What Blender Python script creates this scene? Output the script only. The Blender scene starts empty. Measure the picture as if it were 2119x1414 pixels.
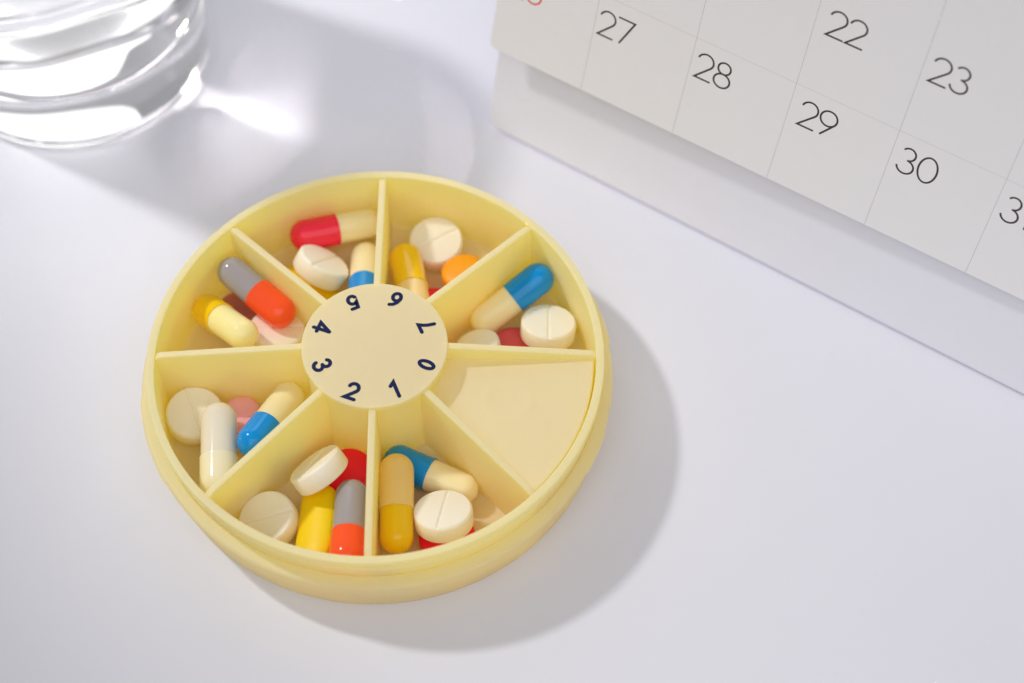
import bpy, math, random
from mathutils import Vector, Matrix
R = math.radians
MM = 0.001
scene = bpy.context.scene
COL = scene.collection
random.seed(7)

# ------------------------------------------------------------------ camera
cam_d = bpy.data.cameras.new('camera')
cam = bpy.data.objects.new('camera', cam_d); COL.objects.link(cam)
cr, cu, cw = (0.999974, 0.00612, 0.003782), (-0.007195, 0.850657, 0.525672), (0.0, 0.525685, -0.850679)
m = Matrix.Identity(4)
for i in range(3):
    m[i][0], m[i][1], m[i][2] = cr[i], cu[i], -cw[i]
m.translation = Vector((26.788, -178.263, 312.433)) * MM
cam.matrix_world = m
cam_d.sensor_fit = 'HORIZONTAL'; cam_d.sensor_width = 36.0; cam_d.lens = 61.395
cam_d.clip_start = 0.01; cam_d.clip_end = 20.0
cam_d.dof.use_dof = True; cam_d.dof.focus_distance = 0.341; cam_d.dof.aperture_fstop = 8.5
scene.camera = cam

# ------------------------------------------------------------------ world and lamps (a table-top studio set)
w = bpy.data.worlds.new('World'); scene.world = w; w.use_nodes = True
bg = w.node_tree.nodes['Background']
bg.inputs[0].default_value = (0.945, 0.945, 1.0, 1); bg.inputs[1].default_value = 0.31

def lamp(name, kind, loc, target, energy, color):
    d = bpy.data.lights.new(name, kind); d.energy = energy; d.color = color
    o = bpy.data.objects.new(name, d); COL.objects.link(o)
    o.location = Vector(loc) * MM
    o.rotation_euler = (Vector(target) - Vector(loc)).to_track_quat('-Z', 'Y').to_euler()
    return o
key = lamp('key_lamp', 'SPOT', (-552, 312, 717), (120, 55, 0), 14.2, (1.0, 0.99, 0.985))
key.data.shadow_soft_size = 0.034; key.data.spot_size = R(23.2); key.data.spot_blend = 0.28
fill = lamp('softbox', 'AREA', (70, -560, 860), (30, 30, 0), 3.5, (1.0, 0.98, 0.97))
back = lamp('back_softbox', 'AREA', (-85, 500, 285), (-60, 80, 0), 0.66, (1.0, 0.99, 0.98))
back.data.shape = 'ELLIPSE'; back.data.size = 0.50; back.data.size_y = 0.38
fill.data.shape = 'RECTANGLE'; fill.data.size = 1.2; fill.data.size_y = 0.8

scene.view_settings.view_transform = 'Standard'; scene.view_settings.look = 'None'
scene.view_settings.exposure = 0.10; scene.view_settings.gamma = 1.0
cy = scene.cycles
cy.max_bounces = 28; cy.transmission_bounces = 24; cy.diffuse_bounces = 24; cy.glossy_bounces = 6
cy.caustics_reflective = True; cy.caustics_refractive = True
cy.sample_clamp_indirect = 220.0; cy.blur_glossy = 0.0
cy.use_denoising = True
try: cy.denoiser = 'OPENIMAGEDENOISE'
except Exception: pass

# ------------------------------------------------------------------ helpers
def tag(o, label=None, cat=None, group=None, kind=None):
    if label: o['label'] = label
    if cat: o['category'] = cat
    if group: o['group'] = group
    if kind: o['kind'] = kind
    return o
def empty(name, loc=(0, 0, 0), mat3=None):
    o = bpy.data.objects.new(name, None); COL.objects.link(o)
    mm = (mat3.to_4x4() if mat3 is not None else Matrix.Identity(4)); mm.translation = Vector(loc) * MM
    o.matrix_world = mm; o.empty_display_size = 0.005
    return o
def obj(name, vf, mat, parent=None, smooth=35, me=None):
    if me is None:
        v, f = vf
        me = bpy.data.meshes.new(name)
        me.from_pydata([(a[0] * MM, a[1] * MM, a[2] * MM) for a in v], [], f)
        me.materials.append(mat)
        if smooth:
            me.polygons.foreach_set('use_smooth', [True] * len(me.polygons))
            me.set_sharp_from_angle(angle=R(smooth))
        me.validate(); me.update()
    o = bpy.data.objects.new(name, me); COL.objects.link(o)
    if parent is not None: o.parent = parent
    return o
def lathe(prof, n=128, axis='Z', a0=0.0, a1=None, rmod=None):
    """prof: list of (r, z). r == 0 collapses to one vertex."""
    full = a1 is None
    m = n if full else n + 1
    step = (2 * math.pi if full else (a1 - a0)) / n
    v, f, rows = [], [], []
    for i, (r, z) in enumerate(prof):
        if r < 1e-6:
            rows.append([len(v)]); v.append((0, 0, z)); continue
        row = []
        for k in range(m):
            a = a0 + step * k
            rr = r + (rmod(i, a) if rmod else 0)
            row.append(len(v)); v.append((rr * math.cos(a), rr * math.sin(a), z))
        rows.append(row)
    for A, B in zip(rows, rows[1:]):
        for k in range(n):
            k2 = (k + 1) % m
            if len(A) == 1 and len(B) == 1: continue
            if len(A) == 1: f.append((A[0], B[k2], B[k]))
            elif len(B) == 1: f.append((A[k], A[k2], B[0]))
            else: f.append((A[k], A[k2], B[k2], B[k]))
    if axis == 'X': v = [(z, x, y) for x, y, z in v]
    return v, f
def join(*parts):
    V, F = [], []
    for v, f in parts:
        o = len(V); V += list(v); F += [tuple(i + o for i in q) for q in f]
    return V, F
def fillet(pts, rad, n=4):
    """round the corners of an open polyline of (r, z); rad: number or list"""
    out = [pts[0]]
    for i in range(1, len(pts) - 1):
        p, c, q = Vector(pts[i - 1]), Vector(pts[i]), Vector(pts[i + 1])
        r = rad[i] if isinstance(rad, (list, tuple)) else rad
        d1, d2 = (p - c), (q - c)
        r = min(r, d1.length * .49, d2.length * .49)
        if r < 1e-4: out.append(pts[i]); continue
        a, b = c + d1.normalized() * r, c + d2.normalized() * r
        for k in range(n + 1):
            t = k / n
            x = a * (1 - t) ** 2 + c * 2 * t * (1 - t) + b * t * t
            out.append((x.x, x.y))
    out.append(pts[-1])
    return out

def new_mat(name, color, rough=0.45, **kw):
    mt = bpy.data.materials.new(name); mt.use_nodes = True
    b = mt.node_tree.nodes['Principled BSDF']
    b.inputs['Base Color'].default_value = (*color, 1); b.inputs['Roughness'].default_value = rough
    for k, v in kw.items():
        b.inputs[k.replace('_', ' ')].default_value = v
    return mt
def grain(mt, scale=900.0, bump=0.03, var=0.04, rough_var=0.08, dist=0.00005):
    """fine relief and slight uneven colour, in object coordinates"""
    nt = mt.node_tree; n = nt.nodes; l = nt.links; b = n['Principled BSDF']
    tc = n.new('ShaderNodeTexCoord')
    nz = n.new('ShaderNodeTexNoise'); nz.inputs['Scale'].default_value = scale; nz.inputs['Detail'].default_value = 4
    l.new(tc.outputs['Object'], nz.inputs['Vector'])
    bp = n.new('ShaderNodeBump'); bp.inputs['Strength'].default_value = bump; bp.inputs['Distance'].default_value = dist
    l.new(nz.outputs[0], bp.inputs['Height']); l.new(bp.outputs[0], b.inputs['Normal'])
    nz2 = n.new('ShaderNodeTexNoise'); nz2.inputs['Scale'].default_value = scale * .12; nz2.inputs['Detail'].default_value = 3
    l.new(tc.outputs['Object'], nz2.inputs['Vector'])
    c = b.inputs['Base Color'].default_value[:]
    mx = n.new('ShaderNodeMix'); mx.data_type = 'RGBA'
    mx.inputs[6].default_value = (c[0] * (1 - var), c[1] * (1 - var), c[2] * (1 - var), 1)
    mx.inputs[7].default_value = (min(1, c[0] * (1 + var)), min(1, c[1] * (1 + var)), min(1, c[2] * (1 + var)), 1)
    l.new(nz2.outputs[0], mx.inputs[0]); l.new(mx.outputs[2], b.inputs['Base Color'])
    mr = n.new('ShaderNodeMapRange'); r0 = b.inputs['Roughness'].default_value
    mr.inputs[3].default_value = max(0.02, r0 - rough_var); mr.inputs[4].default_value = min(1, r0 + rough_var)
    l.new(nz2.outputs[0], mr.inputs[0]); l.new(mr.outputs[0], b.inputs['Roughness'])
    return mt
def sss(mt, weight, radius, scale=0.001):
    b = mt.node_tree.nodes['Principled BSDF']
    b.inputs['Subsurface Weight'].default_value = weight
    b.inputs['Subsurface Radius'].default_value = radius
    b.inputs['Subsurface Scale'].default_value = scale
    return mt

M = {}
M['plastic'] = grain(new_mat('yellow_plastic', (0.99, 0.98, 0.835), 0.42, Specular_IOR_Level=0.4), 1500, 0.04, 0.012)
def let_through(mt, fac, color):
    """thin moulded plastic: part of the light passes through the wall"""
    nt = mt.node_tree; b = nt.nodes['Principled BSDF']; t = nt.nodes.new('ShaderNodeBsdfTranslucent')
    t.inputs[0].default_value = (*color, 1); x = nt.nodes.new('ShaderNodeMixShader'); x.inputs[0].default_value = fac
    nt.links.new(b.outputs[0], x.inputs[1]); nt.links.new(t.outputs[0], x.inputs[2])
    nt.links.new(x.outputs[0], nt.nodes['Material Output'].inputs[0])
let_through(M['plastic'], 0.54, (1.0, 0.905, 0.0))
M['table'] = grain(new_mat('white_table', (0.78, 0.78, 0.835), 0.5, Specular_IOR_Level=0.3), 500, 0.02, 0.008)
M['ink'] = new_mat('navy_ink', (0.004, 0.013, 0.075), 0.45, Specular_IOR_Level=0.2)
M['print'] = new_mat('dark_brown_print', (0.045, 0.032, 0.030), 0.6)
M['red_print'] = new_mat('red_print', (0.80, 0.07, 0.05), 0.6)
M['line'] = new_mat('grey_print_line', (0.58, 0.57, 0.57), 0.6)
M['paper'] = grain(new_mat('white_paper', (0.90, 0.89, 0.895), 0.75), 2500, 0.05, 0.01)
M['board'] = grain(new_mat('white_card', (0.88, 0.88, 0.94), 0.65), 2000, 0.05, 0.01)
M['tablet'] = sss(grain(new_mat('white_tablet', (0.90, 0.85, 0.72), 0.5), 1800, 0.3, 0.02), 0.25, (1, .9, .7), 0.0015)
def coat(name, c, r=0.4): return sss(grain(new_mat(name, c, r, Specular_IOR_Level=0.3), 2500, 0.10, 0.03), 0.12, (1, .5, .3), 0.001)
M['red_tab'] = coat('red_coating', (0.95, 0.015, 0.045))
M['dusty_red'] = coat('dusty_red_coating', (0.72, 0.10, 0.11))
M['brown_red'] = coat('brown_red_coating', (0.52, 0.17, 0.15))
M['orange_tab'] = coat('orange_coating', (0.93, 0.36, 0.005))
M['yellow_tab'] = coat('yellow_coating', (0.92, 0.65, 0.0))
M['pink_tab'] = coat('pink_coating', (0.95, 0.46, 0.52))
def gel(name, c, r=0.12, sw=0.3): return sss(grain(new_mat(name, c, r, Coat_Weight=0.12, Coat_Roughness=0.05, Specular_IOR_Level=0.35), 300, 0.02, 0.01, 0.03), sw, (1, .8, .6), 0.0015)
M['cream'] = gel('cream_gelatin', (0.90, 0.79, 0.47))
M['pearl'] = gel('pearl_gelatin', (0.80, 0.735, 0.60), 0.12)
M['blue'] = gel('blue_gelatin', (0.0, 0.27, 0.70), 0.12, 0.1)
M['grey'] = gel('grey_gelatin', (0.36, 0.33, 0.34), 0.12, 0.15)
M['red_orange'] = gel('red_orange_gelatin', (0.95, 0.095, 0.02), 0.14, 0.15)
M['crimson'] = gel('crimson_gelatin', (0.90, 0.025, 0.06), 0.14, 0.15)
M['amber'] = gel('amber_gelatin', (0.90, 0.56, 0.0), 0.14)
M['pale_amber'] = gel('pale_amber_gelatin', (0.88, 0.62, 0.20), 0.14)
M['ivory'] = gel('ivory_gelatin', (0.87, 0.80, 0.58))
M['lemon'] = gel('pale_lemon_gelatin', (0.94, 0.82, 0.38), 0.1, 0.5)
M['honey'] = gel('honey_gelatin', (0.90, 0.66, 0.28), 0.18)

def glass_mat(name, ior):
    mt = bpy.data.materials.new(name); mt.use_nodes = True
    nt = mt.node_tree; nt.nodes.remove(nt.nodes['Principled BSDF'])
    g = nt.nodes.new('ShaderNodeBsdfGlass'); g.inputs['IOR'].default_value = ior; g.inputs['Roughness'].default_value = 0.0
    g.inputs['Color'].default_value = (1, 1, 1, 1)
    nt.links.new(g.outputs[0], nt.nodes['Material Output'].inputs[0])
    return mt
M['glass'] = glass_mat('clear_glass', 1.5)
M['water_side'] = glass_mat('water_against_glass', 1.333 / 1.5)
M['water_top'] = glass_mat('water_surface', 1.333)

# ------------------------------------------------------------------ table
def grid(x0, x1, y0, y1, z=0.0):
    return [(x0, y0, z), (x1, y0, z), (x1, y1, z), (x0, y1, z)], [(0, 1, 2, 3)]
table = obj('table', grid(-900, 900, -700, 900), M['table'], smooth=0)
tag(table, 'plain white matt table top', None, None, 'structure')

# ------------------------------------------------------------------ stroke lettering
def arc(cx, cy, rx, ry, d0, d1, n=28):
    return [(cx + rx * math.cos(R(d0 + (d1 - d0) * i / n)), cy + ry * math.sin(R(d0 + (d1 - d0) * i / n))) for i in range(n + 1)]
nine = [arc(.31, .70, .29, .29, -38, 322, 48), [(.31 + .29 * math.cos(R(-38)), .70 + .29 * math.sin(R(-38))), (.155, 0.0)]]
GLYPH = {
    '0': [arc(.33, .5, .31, .49, 0, 360, 48)],
    '1': [[(.10, .80), (.34, 1.0), (.34, 0.0)]],
    '2': [arc(.30, .715, .28, .28, 168, -42, 30) + [(.02, .0), (.60, .0)]],
    '3': [arc(.28, .755, .225, .235, 150, -88, 28), arc(.28, .262, .275, .258, 90, -172, 34)],
    '4': [[(.46, 0), (.46, .97)], [(.45, .99), (.03, .27), (.66, .27)]],
    '5': [[(.52, .97), (.19, .97), (.11, .53)] + arc(.27, .32, .28, .30, 128, -155, 30)],
    '6': [[(.62 - x, 1 - y) for x, y in pl] for pl in nine],
    '7': [[(0.0, .98), (.62, .98), (.18, 0)]],
    '8': [arc(.31, .765, .225, .225, 0, 360, 44), arc(.31, .275, .285, .268, 0, 360, 48)],
    '9': nine,
}
HUB_GLYPH = dict(GLYPH)
HUB_GLYPH['0'] = [arc(.30, .5, .22, .44, 0, 360, 40)]
HUB_GLYPH['7'] = [[(.03, .93), (.58, .93)] + [(.45, .70), (.34, .42), (.28, .05)]]
HUB_GLYPH['6'] = [[(.56, .93), (.36, .86), (.18, .66), (.08, .40), (.08, .30)], arc(.32, .31, .24, .26, 0, 360, 36)]
HUB_GLYPH['5'] = [[(.54, .93), (.17, .93), (.12, .54)] + arc(.30, .34, .25, .28, 125, -150, 26)]
def ribbon(pts, wd, caps=False):
    """flat 2-D stroke of width wd with mitred joins"""
    closed = (Vector(pts[0]) - Vector(pts[-1])).length < 1e-6
    if closed: pts = pts[:-1]
    n = len(pts); v, f = [], []
    for i in range(n):
        p = Vector(pts[i])
        a = Vector(pts[(i - 1) % n]) if (closed or i > 0) else None
        b = Vector(pts[(i + 1) % n]) if (closed or i < n - 1) else None
        d1 = (p - a).normalized() if a is not None else None
        d2 = (b - p).normalized() if b is not None else None
        d1 = d1 or d2; d2 = d2 or d1
        n1, n2 = Vector((-d1.y, d1.x)), Vector((-d2.y, d2.x))
        mt = n1 + n2
        mt = mt.normalized() if mt.length > 1e-6 else n1
        k = min(1 / max(mt.dot(n1), .2), 3.2)
        v += [tuple(p + mt * k * wd / 2), tuple(p - mt * k * wd / 2)]
    for i in range(n if closed else n - 1):
        j = (i + 1) % n
        f.append((2 * i + 1, 2 * j + 1, 2 * j, 2 * i))
    if caps and not closed:
        for p, q in ((pts[0], pts[1]), (pts[-1], pts[-2])):
            p, q = Vector(p), Vector(q); d = (p - q).normalized(); a0 = math.atan2(d.y, d.x)
            o = len(v)
            for k in range(9):
                a = a0 - math.pi / 2 + math.pi * k / 8
                v.append((p.x + wd / 2 * math.cos(a), p.y + wd / 2 * math.sin(a)))
            f.append(tuple(range(o, o + 9)))
    return v, f

# ------------------------------------------------------------------ pill organizer
Z0 = 1.5           # compartment floor
PHI = R(90.777)
org = empty('pill_organizer')
tag(org, 'round pale yellow seven compartment pill organizer wheel, opened and filled with pills', 'pill organizer')
tray_p = fillet([(0, Z0), (43.35, Z0), (43.35, 18.95), (45.0, 18.95), (45.0, 17.5), (44.5, 17.3), (44.45, 16.2), (44.8, 16.0), (44.8, 15.4), (44.4, 15.1), (44.4, 13.2), (44.2, 0.9), (0, 0.9)],
                [0, .8, .28, .28, .2, .1, .1, .12, .12, .1, 0, 0, 0], 4)
obj('tray', lathe(tray_p, 192), M['plastic'], org)
def tab(i, a):
    d = math.degrees(a) % 360
    e = 0
    for lo, hi, h in ((187, 213, .3), (331, 344, .3), (8, 24, .35)):
        if lo < d < hi: e = h * min(1, (d - lo) / .7, (hi - d) / .7)
    return e if 3 <= i <= 12 else 0
base_p = fillet([(44.33, 9.0), (44.45, 12.3), (46.6, 12.2), (47.0, 11.6), (45.1, .5), (44.5, 0.05), (0, 0.05)], [0, .15, .3, .3, .3, .3, 0], 4)
obj('base', lathe(base_p, 360, rmod=lambda i, a: tab(i, a) if 5 < i < 20 else 0), M['plastic'], org)
# dividers: sloping top from hub to rim, drafted sides
def divider():
    r0, r1 = 13.2, 43.36
    prof = []      # cross-section (half width, drop from top), rounded crest
    cs = [(.95, None), (.72, 1.1), (.72, .30), (.68, .13), (.58, .03), (.42, 0), (0, 0)]
    top = lambda r: 22.15 - (r - 13.6) * (22.15 - 19.05) / (42.2 - 13.6)
    v, f = [], []
    stations = [r0, 20, 27, 34, 40, 41.6, 42.4, 42.8, r1]
    full = [(s, d) for s, d in cs] + [(-s, d) for s, d in cs[-2::-1]]
    for r in stations:
        t = top(r) - (0 if r < 41.9 else .55 * ((r - 41.9) / 1.46) ** 2)
        for s, d in full:
            v.append((r, s, Z0 - .05 if d is None else t - d))
    n = len(full)
    for i in range(len(stations) - 1):
        for k in range(n - 1):
            f.append((i * n + k, (i + 1) * n + k, (i + 1) * n + k + 1, i * n + k + 1))
    return v, f
dv = obj('divider', divider(), M['plastic'], org, 40)
dv.rotation_euler = (0, 0, PHI)
for k in range(1, 8):
    c = dv.copy(); COL.objects.link(c); c.parent = org; c.rotation_euler = (0, 0, PHI - k * math.pi / 4)
hub_p = fillet([(13.9, Z0 - .1), (13.55, 21.2), (14.3, 21.3), (14.3, 22.55), (0, 22.6)], [0, .1, .15, .3, 0], 4)
hub = obj('hub', lathe(hub_p[::-1], 128), M['plastic'], org, 35)
NUM = {0: (11.25, -23.9), 1: (11.1, -67.3), 2: (11.2, -110.5), 3: (11.0, -154.3), 4: (11.0, 160.0), 5: (10.75, 116.0), 6: (11.0, 70.2), 7: (10.95, 23.6)}
for d, (rad, ang) in NUM.items():
    h = 3.35; a = R(ang); up = Vector((-math.cos(a), -math.sin(a))); rt = Vector((up.y, -up.x))
    c0 = Vector((rad * math.cos(a), rad * math.sin(a)))
    V, F = [], []
    for li, pl in enumerate(HUB_GLYPH[str(d)]):
        v, f = ribbon(pl, .225, True)
        V, F = join((V, F), ([(x, y, 22.62 + .004 * li) for x, y in v], f))
    xs = [q[0] for q in V]; mx = (min(xs) + max(xs)) / 2
    W = []
    for x, y, z in V:
        p = c0 + rt * (x - mx) * h + up * (y - .5) * h
        W.append((p.x, p.y, z))
    obj('numeral', (W, F), M['ink'], hub, 0)
# closed slot: a level plate between the divider at the right and the one at lower right
def slot():
    a1, a0 = PHI - 2 * math.pi / 4, PHI - 3 * math.pi / 4
    prof = fillet([(13.7, 17.8), (42.95, 17.8), (42.95, 15.8), (13.7, 15.8)], [0, .35, .1, 0], 3)
    prof = [(13.7 + i * .7, 17.8) for i in range(41)] + prof[1:]
    am = (a0 + a1) / 2 + .03; mx, my = 28.0 * math.cos(am), 28.0 * math.sin(am)
    def mark(x, y):                                  # shallow round ejector mark in the moulding
        d = math.hypot(x - mx, y - my)
        return .10 * math.exp(-((d - 4.4) / .75) ** 2) - .05 * (d < 4.4) * (1 - (d / 4.4) ** 4)
    e = .72
    v, f = [], []
    n = 44
    for r, z in prof:
        da = math.asin(e / r)
        for k in range(n + 1):
            a = (a0 + da) + (a1 - a0 - 2 * da) * k / n
            x, y = r * math.cos(a), r * math.sin(a)
            v.append((x, y, z + (mark(x, y) if z > 17.79 else 0)))
    for i in range(len(prof) - 1):
        for k in range(n):
            f.append((i * (n + 1) + k, i * (n + 1) + k + 1, (i + 1) * (n + 1) + k + 1, (i + 1) * (n + 1) + k))
    return v, [q[::-1] for q in f]
obj('slot_cover', slot(), M['plastic'], org, 35)

# ------------------------------------------------------------------ pill shapes
def hemi(r, x, sg, n=9):
    return [(r * math.cos(math.pi / 2 * k / n), x + sg * r * math.sin(math.pi / 2 * k / n)) for k in range(n + 1)]
def half_capsule(r, h, xj, sg, lip):
    """shell from the joint at x = xj to the end on side sg; lip: rolled edge at the joint"""
    e = hemi(r, sg * h, sg); e[-1] = (0, sg * (h + r))
    st = [(r - .26, xj), (r + .03, xj + sg * .02), (r + .04, xj + sg * .22), (r, xj + sg * .5)] if lip else [(r, xj)]
    p = st + [(r - (0 if lip else 0), sg * h * .98)] + e[1:]
    v, f = lathe(p, 40, 'X')
    return v, (f if sg < 0 else [q[::-1] for q in f])[::1]
def capsule(name, P, Fm, ma, mb, cap_end, xj, label, r=3.42, h=6.85, cat='capsule', group='two colour capsules in the organizer'):
    mat3 = Matrix(Fm)
    o = empty(name, P, mat3)
    tag(o, label, cat, group)
    ra, rb = (r, r - .19) if cap_end == 'a' else (r - .19, r)
    ea, eb = (0, .9) if cap_end == 'a' else (.9, 0)      # the body runs on inside the cap
    obj('cap' if cap_end == 'a' else 'capsule_body', half_capsule(ra, h, xj + (ea if cap_end != 'a' else 0), -1, cap_end == 'a'), ma, o, 40)
    obj('cap' if cap_end == 'b' else 'capsule_body', half_capsule(rb, h, xj - (eb if cap_end != 'b' else 0), 1, cap_end == 'b'), mb, o, 40)
    return o
def scored_mesh(Rr=5.7, t=4.1, gw=.46, gd=.42):
    Rf = Rr - .42
    ys = [-Rf * math.cos(math.pi * i / 30) for i in range(31)]
    ys = [y for y in ys if abs(y) > gw * 1.4] + [-gw, -gw * .45, -.06, .06, gw * .45, gw]
    ys = sorted(y for y in ys if abs(y) < Rf * .999)
    dz = lambda y: -gd * max(0, 1 - abs(y) / gw) if abs(y) < gw else 0
    crown = lambda x, y: .16 * (1 - (x * x + y * y) / Rf ** 2)
    v, f, nx = [], [], 12
    for y in ys:
        hx = math.sqrt(Rf * Rf - y * y)
        for k in range(nx + 1):
            x = -hx * math.cos(math.pi * k / nx)
            v.append((x, y, t / 2 + crown(x, y) + dz(y)))
    m = nx + 1
    for i in range(len(ys) - 1):
        for k in range(nx): f.append((i * m + k, i * m + k + 1, (i + 1) * m + k + 1, (i + 1) * m + k))
    # boundary loop, anticlockwise
    loop = [i for i in range(m)] + [i * m + nx for i in range(1, len(ys))] + [(len(ys) - 1) * m + k for k in range(nx - 1, -1, -1)] + [i * m for i in range(len(ys) - 2, 0, -1)]
    prev = loop
    for rr, z in ((Rr - .10, t / 2 - .30), (Rr, t / 2 - .48), (Rr + .02, 0), (Rr, -t / 2 + .48), (Rr - .10, -t / 2 + .30), (Rf, -t / 2)):
        cur = []
        for i in loop:
            a = math.atan2(v[i][1], v[i][0]); cur.append(len(v)); v.append((rr * math.cos(a), rr * math.sin(a), z))
        for k in range(len(loop)):
            k2 = (k + 1) % len(loop); f.append((prev[k], cur[k], cur[k2], prev[k2]))
        prev = cur
    f.append(tuple(prev[::-1]))
    return v, f
def dome_mesh(Rr, t, band=.42):
    bz = t * band / 2
    k = (t / 2 - bz)
    top = [(Rr * math.sin(math.pi / 2 * i / 10), bz + k * math.cos(math.pi / 2 * i / 10) ** .9) for i in range(11)]
    top[0] = (0, t / 2); 
    p = top[:-1] + [(Rr * .995, bz), (Rr, bz * .8), (Rr, -bz * .8), (Rr * .995, -bz)] + [(r, -z) for r, z in top[-2::-1]]
    v, f = lathe(p, 56)
    return v, f
def oblong_mesh(h, rr, t, score=False, gd=.35):
    ol = []
    xs = [-h, -h * .6, -.5, -.28, 0, .28, .5, h * .6, h]
    for k in range(13): a = -math.pi / 2 + math.pi * k / 12; ol.append((h, 0, a))
    for x in xs[::-1][1:-1]: ol.append((x, 1, 0))
    for k in range(13): a = math.pi / 2 + math.pi * k / 12; ol.append((-h, 0, a))
    for x in xs[1:-1]: ol.append((x, -1, 0))
    def pt(o, s):
        return (o[0] + s * math.cos(o[2]), s * math.sin(o[2])) if o[1] == 0 else (o[0], s * o[1])
    bz = t * .2
    lv = [(0.03, 1), (.25, 1), (.5, 1), (.72, 1), (.88, 1), (.97, 1), (1, 1), (1, -1), (.97, -1), (.88, -1), (.72, -1), (.5, -1), (.25, -1), (.03, -1)]
    v, f, rows = [], [], []
    for s, sg in lv:
        row = []
        for o in ol:
            x, y = pt(o, rr * s)
            z = sg * (bz + (t / 2 - bz) * math.sqrt(max(0, 1 - s * s)))
            if score and sg > 0 and s < .98: z -= gd * max(0, 1 - abs(x) / .34)
            row.append(len(v)); v.append((x, y, z))
        rows.append(row)
    n = len(ol)
    for A, B in zip(rows, rows[1:]):
        for k in range(n): f.append((A[k], B[k], B[(k + 1) % n], A[(k + 1) % n]))
    f.append(tuple(rows[0])); f.append(tuple(rows[-1][::-1]))
    return v, f
def solid(name, P, Fm, vf, mat, label, cat='tablet', group=None, me=None):
    o = obj(name, vf, mat, None, 32, me)
    mm = Matrix(Fm).to_4x4(); mm.translation = Vector(P) * MM; o.matrix_world = mm
    tag(o, label, cat, group)
    return o
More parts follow.
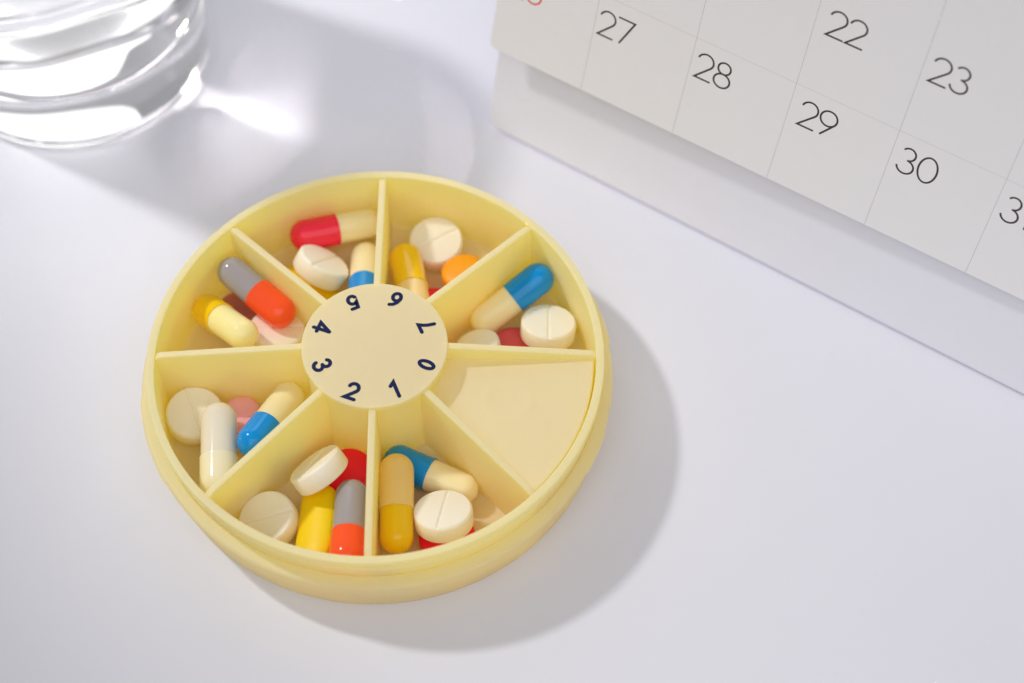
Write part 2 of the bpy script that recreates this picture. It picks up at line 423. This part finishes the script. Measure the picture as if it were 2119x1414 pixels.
PILL = {
'7:red_cream': ([-10.67, 37.61, 8.13], [[0.9388, -0.2523, 0.2344], [0.3234, 0.8799, -0.3481], [-0.1184, 0.4027, 0.9077]]),
'7:white_tilt': ([-13.36, 26.98, 9.21], [[0.3685, -0.7874, 0.4942], [0.6549, 0.5971, 0.4631], [-0.6598, 0.153, 0.7357]]),
'7:cream_blue': ([-4.29, 26.5, 6.76], [[0.0355, 0.9208, -0.3884], [-0.941, 0.1617, 0.2973], [0.3365, 0.355, 0.8722]]),
'7:yellow_obl': ([-15.54, 24.22, 4.28], [[0.7868, 0.6112, 0.0859], [-0.6117, 0.7907, -0.0229], [-0.0819, -0.0346, 0.996]]),
'0:white': ([10.37, 35.81, 5.46], [[0.8567, -0.5149, 0.0314], [0.5141, 0.8473, -0.1334], [0.0421, 0.1304, 0.9906]]),
'0:yellow': ([5.59, 23.24, 9.75], [[0.1816, 0.9628, -0.2002], [-0.9606, 0.2172, 0.1734], [0.2104, 0.1608, 0.9643]]),
'0:orange': ([16.5, 26.81, 7.25], [[0.9903, -0.0577, -0.1264], [0.0714, 0.9917, 0.1069], [0.1192, -0.1149, 0.9862]]),
'0:red': ([10.28, 20.1, 3.73], [[0.9958, 0.0742, 0.0545], [-0.0752, 0.997, 0.0171], [-0.053, -0.0212, 0.9984]]),
'1:cream_blue': ([26.65, 20.11, 8.04], [[0.7837, -0.4501, -0.428], [0.5348, 0.8394, 0.0966], [0.3158, -0.3047, 0.8986]]),
'1:white': ([34.23, 13.62, 7.2], [[0.0177, -0.9977, 0.0653], [0.9475, 0.0376, 0.3175], [-0.3193, 0.0563, 0.946]]),
'1:white_small': ([19.87, 8.85, 7.31], [[0.8802, 0.4192, -0.2226], [-0.3353, 0.8811, 0.3334], [0.3359, -0.2188, 0.9161]]),
'1:red': ([27.06, 10.74, 3.51], [[0.9423, 0.3348, 0.0007], [-0.3348, 0.9423, 0.0039], [0.0006, -0.0039, 1.0]]),
'3:blue_cream': ([10.95, -19.29, 4.66], [[0.9073, 0.3885, -0.1606], [-0.4204, 0.8392, -0.345], [0.0008, 0.3806, 0.9248]]),
'3:yellow': ([4.74, -27.75, 8.99], [[0.0372, 0.9772, 0.2092], [-0.9955, 0.0546, -0.0778], [-0.0875, -0.2054, 0.9748]]),
'3:white': ([13.85, -30.24, 8.64], [[0.1662, -0.9845, -0.0568], [0.9221, 0.1347, 0.3626], [-0.3493, -0.1127, 0.9302]]),
'3:red': ([14.44, -32.46, 3.97], [[0.8508, -0.5253, -0.0137], [0.5236, 0.8452, 0.1069], [-0.0446, -0.0981, 0.9942]]),
'4:white_edge': ([-10.53, -21.26, 10.22], [[0.4155, -0.7195, -0.5565], [0.8446, 0.078, 0.5297], [-0.3377, -0.6901, 0.6401]]),
'4:red': ([-5.43, -18.55, 3.64], [[0.9784, -0.2066, 0.0111], [0.2067, 0.9784, -0.0083], [-0.0092, 0.0104, 0.9999]]),
'4:grey_red': ([-4.04, -32.8, 9.79], [[-0.0007, -0.7614, 0.6482], [-0.99, -0.0911, -0.1081], [0.1414, -0.6418, -0.7537]]),
'4:yellow_obl': ([-10.46, -31.16, 5.7], [[-0.0305, 0.937, -0.3481], [-0.9964, -0.0007, 0.0853], [0.0797, 0.3494, 0.9336]]),
'4:white': ([-20.15, -29.88, 5.31], [[0.9472, -0.1995, -0.251], [0.1934, 0.9799, -0.0491], [0.2557, -0.0021, 0.9668]]),
'5:white': ([-36.77, -7.0, 5.95], [[0.3779, 0.9192, 0.1103], [-0.916, 0.3886, -0.0998], [-0.1346, -0.0633, 0.9889]]),
'5:white_cap': ([-30.34, -17.44, 10.54], [[0.0909, 0.9246, 0.3699], [-0.9958, 0.0891, 0.022], [-0.0126, -0.3703, 0.9288]]),
'5:pink_obl': ([-27.49, -7.44, 4.27], [[0.0877, 0.9914, 0.0975], [-0.9886, 0.0746, 0.1306], [0.1222, -0.1078, 0.9866]]),
'5:cream_blue': ([-20.63, -10.11, 10.48], [[-0.3979, 0.889, 0.2266], [-0.877, -0.4411, 0.1908], [0.2695, -0.1228, 0.9551]]),
'6:grey_red': ([-25.99, 18.94, 12.02], [[0.7453, 0.6638, -0.0621], [-0.6641, 0.7307, -0.1583], [-0.0597, 0.1592, 0.9854]]),
'6:yellow_cream': ([-31.64, 11.85, 11.35], [[0.6203, 0.7219, -0.3067], [-0.6679, 0.6912, 0.2761], [0.4113, 0.0336, 0.9109]]),
'6:red': ([-30.05, 18.89, 3.75], [[0.9853, -0.1592, 0.0625], [0.1604, 0.9869, -0.0147], [-0.0593, 0.0245, 0.9979]]),
'6:white': ([-21.62, 12.0, 6.85], [[0.9685, -0.2107, 0.1329], [0.1779, 0.9585, 0.2227], [-0.1743, -0.192, 0.9658]]),
}
sm = scored_mesh()
white_me = None
WG = 'white scored tablets in the organizer'
def white(key, label):
    global white_me
    P, F = PILL[key]
    o = solid('round_tablet', P, F, sm, M['tablet'], label, 'tablet', WG, white_me)
    white_me = o.data
def cap(key, a, b, end, xj, label, **kw):
    P, F = PILL[key]; return capsule('capsule', P, F, M[a], M[b], end, xj, label, **kw)
def dome(key, Rr, t, mat, label):
    P, F = PILL[key]; solid('round_tablet', P, F, dome_mesh(Rr, t), M[mat], label, 'tablet', 'round tablets without score lines')
def oblong(key, h, rr, t, mat, label, score=False):
    P, F = PILL[key]; solid('oblong_tablet', P, F, oblong_mesh(h, rr, t, score), M[mat], label, 'tablet', 'oblong tablets in the organizer')
# slot 5
cap('7:red_cream', 'crimson', 'cream', 'a', 0.0, 'crimson and cream capsule lying along the back wall of the organizer')
white('7:white_tilt', 'white scored tablet tilted up against the crimson and cream capsule')
cap('7:cream_blue', 'cream', 'blue', 'b', 2.6, 'cream capsule whose blue end slips under the hub near numeral 5')
oblong('7:yellow_obl', 4.2, 3.3, 4.4, 'yellow_tab', 'yellow oblong tablet hidden beneath the tilted white tablet near numeral 5')
# slot 6
white('0:white', 'white scored tablet at the back wall, half in sun, beside the orange tablet')
cap('0:yellow', 'amber', 'honey', 'a', 2.2, 'dark yellow capsule running under the hub near numeral 6')
dome('0:orange', 4.6, 4.4, 'orange_tab', 'bright orange round tablet partly behind the divider near numeral 6')
dome('0:red', 5.0, 4.0, 'red_tab', 'small visible edge of a red tablet below the orange one near the hub')
# slot 7
cap('1:cream_blue', 'cream', 'blue', 'b', 0.3, 'blue and cream capsule leaning on the divider beside numeral 7')
white('1:white', 'white scored tablet nearest the rim beside the closed slot')
dome('1:white_small', 4.6, 4.0, 'tablet', 'smaller unscored white tablet near the hub beside numeral 7')
dome('1:red', 4.8, 4.0, 'dusty_red', 'dull red tablet between the two white tablets beside numeral 7')
# slot 1
cap('3:blue_cream', 'blue', 'cream', 'a', -0.2, 'blue and cream capsule lying crosswise under the yellow capsule')
cap('3:yellow', 'pale_amber', 'amber', 'a', 1.3, 'yellow capsule with paler upper half leaning along the front divider below numeral 1')
white('3:white', 'bright white scored tablet lying on a red tablet by the front rim')
dome('3:red', 5.5, 4.0, 'red_tab', 'red tablet under the bright white tablet by the front rim')
# slot 2
white('4:white_edge', 'white scored tablet standing on edge against the red tablet')
dome('4:red', 5.1, 4.2, 'red_tab', 'strong red tablet between the white tablet on edge and the divider below numeral 2')
cap('4:grey_red', 'grey', 'red_orange', 'b', 1.8, 'grey and orange red capsule pointing at the front rim below numeral 2')
oblong('4:yellow_obl', 4.9, 3.9, 4.9, 'yellow_tab', 'large yellow oblong tablet beside the grey and orange red capsule at the front')
white('4:white', 'white scored tablet in the corner by the front rim, left of the yellow oblong')
# slot 3
white('5:white', 'white scored tablet by the left rim behind the pearly grey and cream capsule')
cap('5:white_cap', 'pearl', 'ivory', 'b', 1.6, 'large capsule, pearly grey above and cream below, near the left rim', r=3.75, h=7.0)
oblong('5:pink_obl', 2.2, 3.65, 4.0, 'pink_tab', 'pink scored oblong tablet between the pearly capsule and the bright blue one', True)
cap('5:cream_blue', 'cream', 'blue', 'b', 1.8, 'cream and bright blue capsule partly hidden by the divider below numeral 3')
# slot 4
cap('6:grey_red', 'grey', 'red_orange', 'b', 0.4, 'grey and orange red capsule propped on other pills beside numeral 4')
cap('6:yellow_cream', 'amber', 'lemon', 'a', -1.7, 'yellow capsule with pale shiny end pointing up, beside the left divider')
dome('6:red', 5.0, 4.0, 'brown_red', 'dull brownish red tablet in shade under the grey and orange red capsule')
white('6:white', 'white tablet under the orange red end of the grey capsule beside numeral 4')

# ------------------------------------------------------------------ desk calendar
OX, OY, OZ, AZ, CW, ROLL = 78.8559, 39.3269, 25.0, -0.5454, 22.1493, -0.0822
B1, B2 = 0.300893, -0.0015092
AX = Vector((math.cos(AZ), math.sin(AZ), 0)); NV = Vector((-math.sin(AZ), math.cos(AZ), 0))
def S(c, z, off=0.0):
    """point on the page: c = column (in cells from the left edge), z = height above the page's lower edge"""
    zz = min(z, 80.0)
    n = B1 * zz + B2 * zz * zz + (B1 + 2 * B2 * 60) * (z - zz)
    sl = B1 + 2 * B2 * zz
    nrm = (Vector((0, 0, 1)) * sl - NV).normalized()
    p = Vector((OX, OY, OZ)) + AX * (c - 3) * CW + Vector((0, 0, 1)) * (ROLL * (c - 3)) + NV * n + Vector((0, 0, 1)) * z
    return p + nrm * off
cal = empty('desk_calendar')
tag(cal, 'white standing desk calendar with month page hanging on a card easel', 'calendar')
def page():
    v, f = [], []
    cs = [-.03, .12] + [i * .25 for i in range(1, 28)] + [6.88, 7.0]
    zs = [0, .4, 1.2, 3] + [6 * i for i in range(1, 21)]
    for side in (0.0, -.18):
        for z in zs:
            for c in cs:
                e = 0
                if z < 1.2: e = (1.2 - z) ** 2 * .5 / CW          # rounded lower corners
                cc = min(max(c, e - .03), 7 - e)
                v.append(tuple(S(cc, z, side)))
    n, m = len(cs), len(zs)
    for i in range(m - 1):
        for k in range(n - 1):
            a = i * n + k; q = (a, a + 1, a + 1 + n, a + n)
            f.append(q); f.append(tuple(x + n * m for x in q[::-1]))
    ring = [k for k in range(n)] + [i * n + n - 1 for i in range(1, m)] + [(m - 1) * n + k for k in range(n - 2, -1, -1)] + [i * n for i in range(m - 2, 0, -1)]
    for k in range(len(ring)):
        a, b = ring[k], ring[(k + 1) % len(ring)]
        f.append((b, a, a + n * m, b + n * m))
    return v, f
pg = obj('page', page(), M['paper'], cal, 30)
def flat(v2, f, c0, z0, s, lift):
    """2-D stroke drawing -> on the page; c0 in cells, z0 height, s = digit height in mm of z"""
    return [tuple(S(c0 + x * s / CW, z0 + y * s * .965, lift)) for x, y in v2], f
def date(txt, c0, z0, mat, h=6.14):
    V, F, x = [], [], 0.0
    adv = {'2': .665, '3': .66 if txt == '30' else .60, '0': .70, '1': .45}
    for ch in txt:
        for li, pl in enumerate(GLYPH[ch]):
            if ch == '1': pl = [(a - .08, b) for a, b in pl]
            v, f = ribbon([(a + x, b) for a, b in pl], .066)
            V, F = join((V, F), flat(v, f, c0, z0, h, .02 + .004 * li))
        x += adv.get(ch, .65)
    obj('date_number', (V, F), mat, pg, 0)
date('26', 0.07, 14.25, M['red_print'])
date('27', 1.040, 14.45, M['print']); date('28', 2.057, 14.95, M['print']); date('29', 3.107, 14.95, M['print'])
date('30', 4.075, 14.85, M['print']); date('31', 5.066, 14.7, M['print'])
date('22', 3.113, 36.75, M['print']); date('23', 4.072, 36.6, M['print'])
for c in range(1, 7):
    pts = [(c, .05 + i * 2.0) for i in range(46)]
    v, f = [], []
    hw = .055 / CW
    for c_, z in pts: v += [tuple(S(c_ - hw, z, .012)), tuple(S(c_ + hw, z, .012))]
    for i in range(len(pts) - 1): f.append((2 * i, 2 * i + 1, 2 * i + 3, 2 * i + 2))
    obj('grid_line', (v, f), M['line'], pg, 0)
for z in (23.58, 45.64, 67.6):
    v, f = [], []
    c = 0.04
    while c < 6.95:
        o = len(v)
        v += [tuple(S(c, z - .045, .012)), tuple(S(c + .24 / CW, z - .045, .012)), tuple(S(c + .24 / CW, z + .045, .012)), tuple(S(c, z + .045, .012))]
        f.append((o, o + 1, o + 2, o + 3)); c += .36 / CW
    obj('dotted_line', (v, f), M['line'], pg, 0)
# easel: front card, back card, foot card
BAZ = R(-32.11); BX = Vector((math.cos(BAZ), math.sin(BAZ), 0)); BN = Vector((-math.sin(BAZ), math.cos(BAZ), 0))
def card(p0, ux, uy, w, h, th, rads, n=8):
    """rounded slab: p0 lower left corner, ux / uy unit axes, rads = corner radii (ll, lr, ur, ul)"""
    un = ux.cross(uy).normalized()
    out = []
    for (cx, cy, a0), r in zip(((0, 0, 180), (w, 0, 270), (w, h, 0), (0, h, 90)), rads):
        ox = cx + (r if cx == 0 else -r); oy = cy + (r if cy == 0 else -r)
        for k in range(n + 1):
            a = R(a0 + 90 * k / n); out.append((ox + r * math.cos(a), oy + r * math.sin(a)))
    v = [tuple(p0 + ux * x + uy * y) for x, y in out] + [tuple(p0 + ux * x + uy * y - un * th) for x, y in out]
    m = len(out)
    f = [tuple(range(m)), tuple(range(2 * m - 1, m - 1, -1))] + [(i + m, (i + 1) % m + m, (i + 1) % m, i) for i in range(m)]
    return v, f
LEAN = R(13.2)
up = BN * math.sin(LEAN) + Vector((0, 0, 1)) * math.cos(LEAN)
P0 = Vector((21.0, 72.3, 0.9))
obj('front_card', card(P0, BX, up, 163, 168, 1.6, (3.2, 3.2, 3, 3)), M['board'], cal, 30)
upb = -BN * math.sin(LEAN) + Vector((0, 0, 1)) * math.cos(LEAN)
topz = P0 + up * 166 + BN * 2.2
obj('back_card', card(topz - upb * 166 + BX * 163, -BX, upb, 163, 166, 1.6, (4.5, 4.5, 3, 3)), M['board'], cal, 30)
depth = ((topz - upb * 166) - P0).dot(BN)
obj('foot_card', card(P0 + BN * 4 + BX * 3 + Vector((0, 0, .2)), BX, BN, 157, depth - 8, 1.0 * -1, (2, 2, 2, 2)), M['board'], cal, 30)

# ------------------------------------------------------------------ glass of water
GX, GY = -75.2, 94.6
gl = fillet([(0, .8), (25.0, .8), (26.5, 0.05), (29.3, 0.05), (30.6, 1.4), (30.7, 86), (29.9, 87.6), (28.6, 86), (28.4, 80.0)], [0, .6, .8, .5, .9, .9, .7, .9, 0], 6)
gp = []
for (r0, z0), (r1, z1) in zip(gl, gl[1:]):                      # more rings along the wall
    n = 14 if z1 - z0 > 40 else 1
    gp += [(r0 + (r1 - r0) * k / n, z0 + (z1 - z0) * k / n) for k in range(n)]
gp.append(gl[-1])
def uneven(i, a):
    r, z = gp[i]
    if r < 30.55 or z < 3 or z > 84: return 0
    return (.12 * math.sin(2 * a + .6) + .09 * math.sin(5 * a + z * .05) + .05 * math.sin(9 * a - z * .09)) * min(1, (z - 3) / 10, (84 - z) / 6)
gv, gf = lathe(gp, 192, rmod=uneven)
g = obj('drinking_glass', (gv, gf), M['glass'], None, 60)
g.location = (GX * MM, GY * MM, 0)
tag(g, 'clear thick bottomed drinking glass at the back left corner', 'glass')
wp = fillet([(0, 13.0), (22.0, 13.4), (28.3, 15.5), (28.4, 80.0)], [0, 4, 4, 0], 8)
wv, wf = lathe(wp, 160)
tv, tf = lathe([(28.4, 80.0), (27.5, 79.55), (26.3, 79.35), (0, 79.3)], 160)
V, F = join((wv, wf), (tv, tf))
wa = obj('water', (V, F), M['water_side'], None, 60)
wa.data.materials.append(M['water_top'])
for i, p in enumerate(wa.data.polygons): p.material_index = 0 if i < len(wf) else 1
wa.location = (GX * MM, GY * MM, 0)
tag(wa, 'clear still water filling the drinking glass', 'water')
